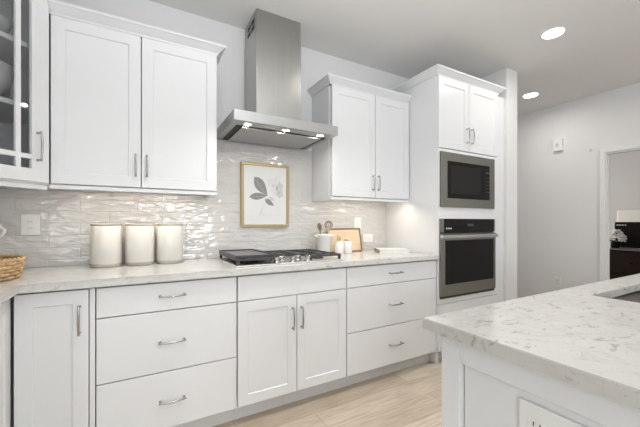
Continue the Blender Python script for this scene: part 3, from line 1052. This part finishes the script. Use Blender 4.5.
# utensil crock
kc = (1.352, 2.325, ZT+0.0005)
t = thing('utensil_crock', kc, 'white lugged crock holding utensils right of the cooktop', 'crock')
link('pot', lathe([(0, 0), (0.052, 0), (0.057, 0.004), (0.066, 0.146), (0.071, 0.150), (0.072, 0.164), (0.069, 0.170), (0.063, 0.170), (0.060, 0.156),
                   (0.052, 0.010), (0, 0.008)], kc, 40), 'ceramic', t)
for s in (-1, 1):
    cx = kc[0]+s*0.078*0.8; cy = kc[1]-s*0.078*0.55
    link('lug', box(kc[0]+s*0.078-0.013, kc[0]+s*0.078+0.013, kc[1]-0.022, kc[1]+0.022, kc[2]+0.142, kc[2]+0.160, bev=0.006, seg=3), 'ceramic', t)

def spoon(name, base, top, head_r, m, label, slotted=False, ring=False):
    b, tp = Vector(base), Vector(top)
    d = (tp-b).normalized()
    o0 = tuple(b)
    t = thing(name, o0, label, 'utensil', 'utensils in the crock')
    link('handle', tube([b, b+(tp-b)*0.5, tp-d*head_r], [0.006, 0.005, 0.0045], 8), m, t)
    side = d.cross(Vector((0.5, 0.86, 0))).normalized()
    bm = BM()
    if ring:
        for rr in (head_r, head_r*0.62):
            add_tube(bm, [tp+(d*math.cos(2*PI*i/28)+side*math.sin(2*PI*i/28)*0.95)*rr for i in range(28)], 0.0042, 8, closed=True)
        for k in (-0.6, 0, 0.6):
            a = tp+side*head_r*k*0.8
            h = head_r*math.sqrt(max(0.05, 1-(k*0.8)**2))
            add_tube(bm, [a-d*h, a+d*h], 0.0028, 6)
    else:
        nrm = d.cross(side)
        up_, lo_ = [], []
        n = 18
        for lay in (-0.004, 0.004):
            lst = []
            for i in range(n):
                a = 2*PI*i/n
                p = tp+d*math.cos(a)*head_r*1.35+side*math.sin(a)*head_r*0.85+nrm*lay
                lst.append(bm.verts.new(p))
            up_.append(lst)
        bm.faces.new(up_[0]); bm.faces.new(up_[1])
        for i in range(n):
            bm.faces.new((up_[0][i], up_[0][(i+1) % n], up_[1][(i+1) % n], up_[1][i]))
    link('head', bm, m, t)
    return t
zc = kc[2]
spoon('slotted_skimmer', (1.345, 2.330, zc+0.012), (1.412, 2.342, zc+0.246), 0.033, 'spoon_dark', 'dark round skimmer at the right in the utensil crock', ring=True)
spoon('wooden_spoon', (1.340, 2.316, zc+0.012), (1.308, 2.318, zc+0.232), 0.022, 'spoon_dark', 'dark wooden spoon at the left in the utensil crock')
spoon('wooden_spatula', (1.362, 2.345, zc+0.012), (1.338, 2.362, zc+0.215), 0.020, 'spoon', 'light wooden spatula in the middle of the utensil crock')
spoon('wooden_spoon', (1.370, 2.305, zc+0.012), (1.386, 2.298, zc+0.213), 0.018, 'spoon', 'light wooden spoon in front of the skimmer in the utensil crock')

# wooden tray leaning on the tile
tx0, tx1 = 1.462, 1.815
th_ = 0.215
lean = 0.20
bc_ = (1.64, D-0.066, ZT+0.001)
t = thing('wooden_tray', bc_, 'tan wooden tray leaning on the tile behind the two bottles', 'tray')
MT = Matrix.Translation((0, bc_[1], bc_[2])) @ Matrix.Rotation(-lean, 4, 'X')
def lean_box(*a, **k):
    return xform(box(*a, **k), MT)
link('panel', lean_box(tx0+0.009, tx1-0.009, -0.004, 0.004, 0.009, th_-0.009), 'tray', t)
bm = BM()
for a0, a1, c0, c1 in ((tx0, tx1, 0, 0.0085), (tx0, tx1, th_-0.0085, th_), (tx0, tx0+0.0085, 0.0085, th_-0.0085), (tx1-0.0085, tx1, 0.0085, th_-0.0085)):
    add_box(bm, a0, a1, -0.018, 0.006, c0, c1, bev=0.002, seg=1)
link('rim', xform(bm, MT), 'tray_edge', t)

# two white bottles
def bottle(loc, r, hb, hc, rc, label):
    t = thing('bottle', loc, label, 'bottle', 'white bottles in front of the tray')
    link('body', lathe([(0, 0), (r-0.004, 0), (r, 0.004), (r, hb*0.72), (r*0.93, hb*0.86), (r*0.62, hb*0.97), (rc+0.003, hb), (0, hb)], loc, 36), 'ceramic', t)
    link('stopper', lathe([(0, hb+0.0005), (rc, hb+0.0005), (rc*1.08, hb+hc*0.8), (rc*0.8, hb+hc), (0, hb+hc)], loc, 24), 'cork', t)
bottle((1.462, 2.255, ZT+0.0005), 0.040, 0.108, 0.058, 0.0155, 'white bottle with a tall pale wood stopper, nearer the cooktop')
bottle((1.562, 2.285, ZT+0.0005), 0.042, 0.108, 0.020, 0.020, 'white jar with a low pale wood stopper, right of the taller stoppered one')

# book
loc = (1.975, 2.185, ZT+0.0005)
t = thing('book', loc, 'white closed book lying on the worktop beside the oven tower', 'book')
L2, W2, Hk = 0.130, 0.095, 0.032
RK = Matrix.Translation(loc) @ Matrix.Rotation(math.radians(-27), 4, 'Z')
bm = BM()
add_box(bm, -L2, L2, -W2, W2, 0, 0.003)
add_box(bm, -L2, L2, -W2, W2, Hk-0.003, Hk)
link('cover', xform(bm, RK), 'cover', t)
link('pages', xform(box(-L2+0.004, L2-0.004, -W2+0.004, W2-0.004, 0.0031, Hk-0.0031), RK), 'paper', t)
link('spine', xform(box(-L2-0.004, -L2-0.0002, -W2, W2, 0.0, Hk, bev=0.0015), RK), 'spine', t)

# ------------------------------------------------------------------ island
IX, IY = 0.686, 0.634      # corner of the island top nearest the range wall
IXE, IYE = 3.30, -0.62
ITH = 0.030
SX0, SX1, SY0, SY1 = 1.435, 2.26, 0.04, 0.528
bm = BM()
gx, gy = [IX, SX0, SX1, IXE], [IYE, SY0, SY1, IY]
lev = [[[bm.verts.new((x, y, z)) for y in gy] for x in gx] for z in (ZT-ITH, ZT)]
for i in range(3):
    for j in range(3):
        if (i, j) != (1, 1):
            for L in lev:
                bm.faces.new((L[i][j], L[i+1][j], L[i+1][j+1], L[i][j+1]))
lo, hi = lev
def side(p, q):
    bm.faces.new((lo[p[0]][p[1]], lo[q[0]][q[1]], hi[q[0]][q[1]], hi[p[0]][p[1]]))
for k in range(3):
    side((k, 0), (k+1, 0)); side((k, 3), (k+1, 3)); side((0, k), (0, k+1)); side((3, k), (3, k+1))
side((1, 1), (2, 1)); side((1, 2), (2, 2)); side((1, 1), (1, 2)); side((2, 1), (2, 2))
bmesh.ops.recalc_face_normals(bm, faces=bm.faces)
es = [e for e in bm.edges if abs(e.calc_face_angle(0)) > 0.5 and all(abs(v.co.z-ZT) < 1e-5 for v in e.verts)]
bmesh.ops.bevel(bm, geom=es, offset=0.002, segments=2, affect='EDGES')
o = link('island_countertop', bm, 'quartz_island', None, (1.9, 0, ZT-ITH))
tag(o, 'grey-white flecked quartz worktop of the island in the foreground', 'countertop')
t = thing('kitchen_sink', (1.9, 0.28, 0.66), 'undermount steel sink set into the island worktop', 'sink')
bm = BM()
sx0, sx1, sy0, sy1 = SX0-0.006, SX1+0.006, SY0-0.006, SY1+0.006
zr = ZT-ITH-0.001
add_box(bm, sx0, sx1, sy0, sy1, 0.684, zr)
top = max(bm.faces, key=lambda f: f.calc_center_median().z)
bmesh.ops.delete(bm, geom=[top], context='FACES')
bmesh.ops.bevel(bm, geom=[e for e in bm.edges if len(e.link_faces) == 2], offset=0.03, segments=4, affect='EDGES')
sk = link('basin', bm, 'steel_sink', t)
md = sk.modifiers.new('thickness', 'SOLIDIFY'); md.thickness = 0.0025; md.offset = 1
for p in sk.data.polygons:
    p.use_smooth = True
link('drain', lathe([(0, 0.0), (0.04, 0.0), (0.045, 0.004), (0.03, 0.003), (0, 0.002)], (1.9, 0.28, 0.6848), 28), 'chrome', t)

BXI, BYI = 0.722, 0.600
t = thing('island_cabinet', (1.9, 0, 0), 'white panelled island cabinet in the foreground', 'cabinet')
bm = BM()
zt_ = ZT-ITH-0.0008
add_box(bm, BXI+0.031, 1.40, IYE+0.06, BYI-0.021, 0.10, zt_)
add_box(bm, 2.30, IXE-0.05, IYE+0.06, BYI-0.021, 0.10, zt_)
add_box(bm, 1.40, 2.30, IYE+0.06, BYI-0.021, 0.10, 0.66)
link('body', bm, 'cabinet', t)
link('toe_kick', box(BXI+0.05, IXE-0.1, IYE+0.12, BYI-0.09, 0.001, 0.099), 'toe', t)
# end panel facing the camera: stiles, rails and recessed panel
bm = BM()
zt2 = zt_-0.012
st = 0.056
yn = IYE+0.05
mid = -0.02
add_box(bm, BXI, BXI+0.030, BYI-st, BYI, 0.001, zt2, bev=0.0015, seg=1)
add_box(bm, BXI, BXI+0.030, yn, yn+st, 0.001, zt2, bev=0.0015, seg=1)
add_box(bm, BXI+0.0003, BXI+0.030, yn+st, BYI-st, zt2-st, zt2, bev=0.0015, seg=1)
add_box(bm, BXI+0.0003, BXI+0.030, yn+st, BYI-st, 0.001, 0.11, bev=0.0015, seg=1)
add_box(bm, BXI+0.018, BXI+0.030, yn+st+0.003, BYI-st-0.003, 0.113, zt2-st-0.003)
link('end_panel', bm, 'cabinet', t)
# fronts facing the range
for a, b in ((BXI+0.042, 1.35), (1.356, 2.0), (2.006, 2.62), (2.626, IXE-0.06)):
    bm = xform(shaker(-b, -a, Z0, 0.86, -BYI), Matrix.Rotation(PI, 4, 'Z'))
    d = link('door', bm, 'cabinet', t)
link('corner_stile', box(BXI+0.0305, BXI+0.040, BYI-0.0205, BYI-0.0005, 0.001, zt2), 'cabinet', t)

# outlet on the island end (faces -x): build facing -y at the origin, then turn
ocy, ocz = 0.336, 0.727
t = thing('wall_outlet', (BXI+0.018, ocy, ocz), 'white outlet plate on the island end panel in the foreground', 'outlet')
RO = Matrix.Translation((BXI+0.0178, ocy, ocz)) @ Matrix.Rotation(-PI/2, 4, 'Z')
link('cover_plate', xform(box(-0.066, 0.066, -0.007, -0.0003, -0.064, 0.064, bev=0.003), RO), 'plastic', t)
for g_ in (-1, 1):
  for s in (-1, 1):
    f = link('receptacle', xform(box(g_*0.027-0.017, g_*0.027+0.017, -0.009, -0.0072, s*0.0195-0.014, s*0.0195+0.014, bev=0.0006, seg=1), RO), 'plastic', t)
    bm = BM()
    for q in (-1, 1):
        add_box(bm, g_*0.027+q*0.0065-0.0012, g_*0.027+q*0.0065+0.0012, -0.0094, -0.0091, s*0.0195-0.001, s*0.0195+0.008)
    link('slots', xform(bm, RO), 'socket', f)

# ------------------------------------------------------------------ right wall plates
def side_plate(name, cy, cz, wd, ht, label, cat, kids):
    t = thing(name, (XR, cy, cz), label, cat)
    RP = Matrix.Translation((XR, cy, cz)) @ Matrix.Rotation(-PI/2, 4, 'Z')
    link('cover_plate', xform(box(-wd/2, wd/2, -kids['d'], -0.0003, -ht/2, ht/2, bev=0.004), RP), 'plastic', t)
    if kids.get('screen'):
        link('sensor_window', xform(box(-0.018, 0.018, -kids['d']-0.001, -kids['d']+0.0005-0.001, -0.02, 0.02), RP), 'ink_light', t)
    if kids.get('outlet'):
        for s in (-1, 1):
            link('receptacle', xform(box(-0.017, 0.017, -kids['d']-0.002, -kids['d']-0.0002, s*0.0195-0.014, s*0.0195+0.014, bev=0.0006, seg=1), RP), 'ink_pale', t)
    return t
side_plate('wall_sensor', 2.075, 2.172, 0.105, 0.150, 'square white sensor box high on the grey right wall', 'sensor', {'d': 0.035, 'screen': True})
side_plate('wall_outlet', 2.087, 0.422, 0.082, 0.118, 'white outlet low on the grey right wall behind the island', 'outlet', {'d': 0.008, 'outlet': True})
t = thing('wall_button', (XR, 1.742, 2.055), 'tiny round white button high on the right wall near the doorway', 'button')
bm = BM(); disc_y(bm, 0, 0, 0.018, -0.012, -0.0003)
RP = Matrix.Translation((XR, 1.742, 2.055)) @ Matrix.Rotation(-PI/2, 4, 'Z')
link('base', xform(bm, RP), 'plastic', t)
bm = BM(); disc_y(bm, 0, 0, 0.010, -0.016, -0.0123)
link('cap', xform(bm, RP), 'ink_pale', t)

# ------------------------------------------------------------------ bedroom glimpsed through the doorway
loc = (6.5, 1.6, 0)
t = thing('dresser', loc, 'dark brown dresser in the room beyond the doorway', 'dresser')
link('body', box(6.30, 6.85, 0.5, 2.12, 0.06, 0.765), 'dark_wood', t)
link('top', box(6.27, 6.87, 0.48, 2.14, 0.7655, 0.792, bev=0.004), mat('grey dresser top', (0.16, 0.15, 0.145), 0.4), t)
for y0, y1 in ((0.52, 1.03), (1.045, 1.56), (1.575, 2.10)):
    for z0, z1 in ((0.10, 0.41), (0.425, 0.74)):
        d = link('drawer', box(6.282, 6.2995, y0, y1, z0, z1, bev=0.003), 'dark_wood', t)
        link('knob', xform(lathe([(0, 0), (0.008, 0), (0.006, 0.012), (0.014, 0.02), (0.010, 0.027), (0, 0.028)], (0, 0, 0), 16),
                           Matrix.Translation((6.2815, (y0+y1)/2, (z0+z1)/2)) @ Matrix.Rotation(-PI/2, 4, 'Y')), 'black', d)
for y in (0.55, 2.05):
    for x in (6.34, 6.80):
        link('leg', box(x-0.025, x+0.025, y-0.025, y+0.025, 0.001, 0.0595), 'dark_wood', t)
loc = (6.52, 1.905, 0.793)
t = thing('sign_board', loc, 'black board standing on the dresser behind white flowers', 'sign')
RS = Matrix.Translation(loc) @ Matrix.Rotation(math.radians(-90), 4, 'Z') @ Matrix.Rotation(math.radians(-7), 4, 'X')
link('board', xform(box(-0.21, 0.24, -0.01, 0.01, 0.003, 0.40, bev=0.003), RS), 'black', t)
bm = BM()
for k, (a, wd) in enumerate(((-0.19, 0.03), (-0.155, 0.022), (-0.128, 0.03), (-0.09, 0.018))):
    add_box(bm, a, a+wd, -0.0112, -0.0102, 0.345, 0.357)
link('lettering', xform(bm, RS), 'whitepaint', t)
loc = (6.40, 2.06, 0.793)
t = thing('flower_vase', loc, 'white hydrangea blooms in a dark vase on the dresser', 'vase')
link('vase', lathe([(0, 0), (0.045, 0), (0.055, 0.03), (0.05, 0.08), (0.04, 0.11), (0.036, 0.11), (0.044, 0.08), (0.046, 0.03), (0, 0.01)], loc, 24), 'black', t)
def bloom(c, r):
    bm = BM()
    for i in range(46):
        u = random.uniform(-0.6, 1); a = random.uniform(0, 2*PI)
        q = math.sqrt(max(0, 1-u*u))
        p = Vector(c)+Vector((q*math.cos(a), q*math.sin(a), u))*r*random.uniform(0.8, 1)
        bmesh.ops.create_icosphere(bm, subdivisions=1, radius=r*0.30, matrix=Matrix.Translation(p) @ Matrix.Diagonal((1, 1, 0.7, 1)))
    return bm
for c, r in (((6.38, 2.05, 0.99), 0.085), ((6.36, 1.99, 0.94), 0.070), ((6.42, 2.11, 0.95), 0.070)):
    link('bloom', bloom(c, r), 'petal', t)
bm = BM()
for i in range(7):
    a = i*0.9
    bmesh.ops.create_icosphere(bm, subdivisions=1, radius=0.04, matrix=Matrix.Translation((6.40+0.07*math.cos(a), 2.05+0.07*math.sin(a), 0.90)) @ Matrix.Diagonal((1, 1, 0.3, 1)))
link('leaves', bm, 'leaf', t)
t = thing('headboard', (7.6, 1.6, 0), 'cream upholstered headboard beyond the dresser', 'headboard')
bm = BM()
link('panel', box(7.50, 7.62, 0.6, 2.40, 0.25, 1.405, bev=0.03, seg=3), 'linen', t)
for y in (0.75, 2.1):
    link('leg', box(7.53, 7.59, y-0.03, y+0.03, 0.001, 0.2495), 'dark_wood', t)

# ------------------------------------------------------------------ recessed ceiling lights
def can(x, y, label, power=1.0, spread=168):
    t = thing('ceiling_light', (x, y, ZC), label, 'ceiling light', 'recessed ceiling lights')
    link('trim_ring', lathe([(0.073, -0.0045), (0.078, -0.006), (0.083, -0.003), (0.083, -0.0004), (0.073, -0.0004)], (x, y, ZC), 40), 'plastic', t)
    link('lens', lathe([(0, -0.0038), (0.0722, -0.0038), (0.0722, -0.0006), (0, -0.0006)], (x, y, ZC), 40), 'lamp_can', t)
    a_ = area('ceiling_light_beam', (0, 0, -0.008), (0, 0, 0), 0.11, 0.11, P_CAN*power, (1.0, 0.97, 0.93), 'DISK', math.radians(spread))
    a_.parent = t
    return t
for x, y, lb in ((2.88, 1.31, 'lit recessed ceiling light nearest the oven tower'),
                 (4.05, 2.08, 'lit recessed ceiling light in the passage beside the partition'),
                 (1.62, 1.31, 'added unseen recessed ceiling light above the aisle in front of the cooktop'),
                 (0.36, 1.31, 'added unseen recessed ceiling light above the aisle in front of the drawers'),
                 (0.9, -1.7, 'recessed ceiling light behind the island on the window side'),
                 (2.9, -1.7, 'recessed ceiling light above the far end of the room'),
                 (3.95, -0.4, 'recessed ceiling light near the bedroom doorway')):
    if y == 1.31 and x < 2:
        can(x, y, lb, 0.75, 84)  # aisle pair is added out of view, narrow fill for base fronts and worktop
    else:
        can(x, y, lb, 1.7 if x > 2 and y < 1 else 1.0)
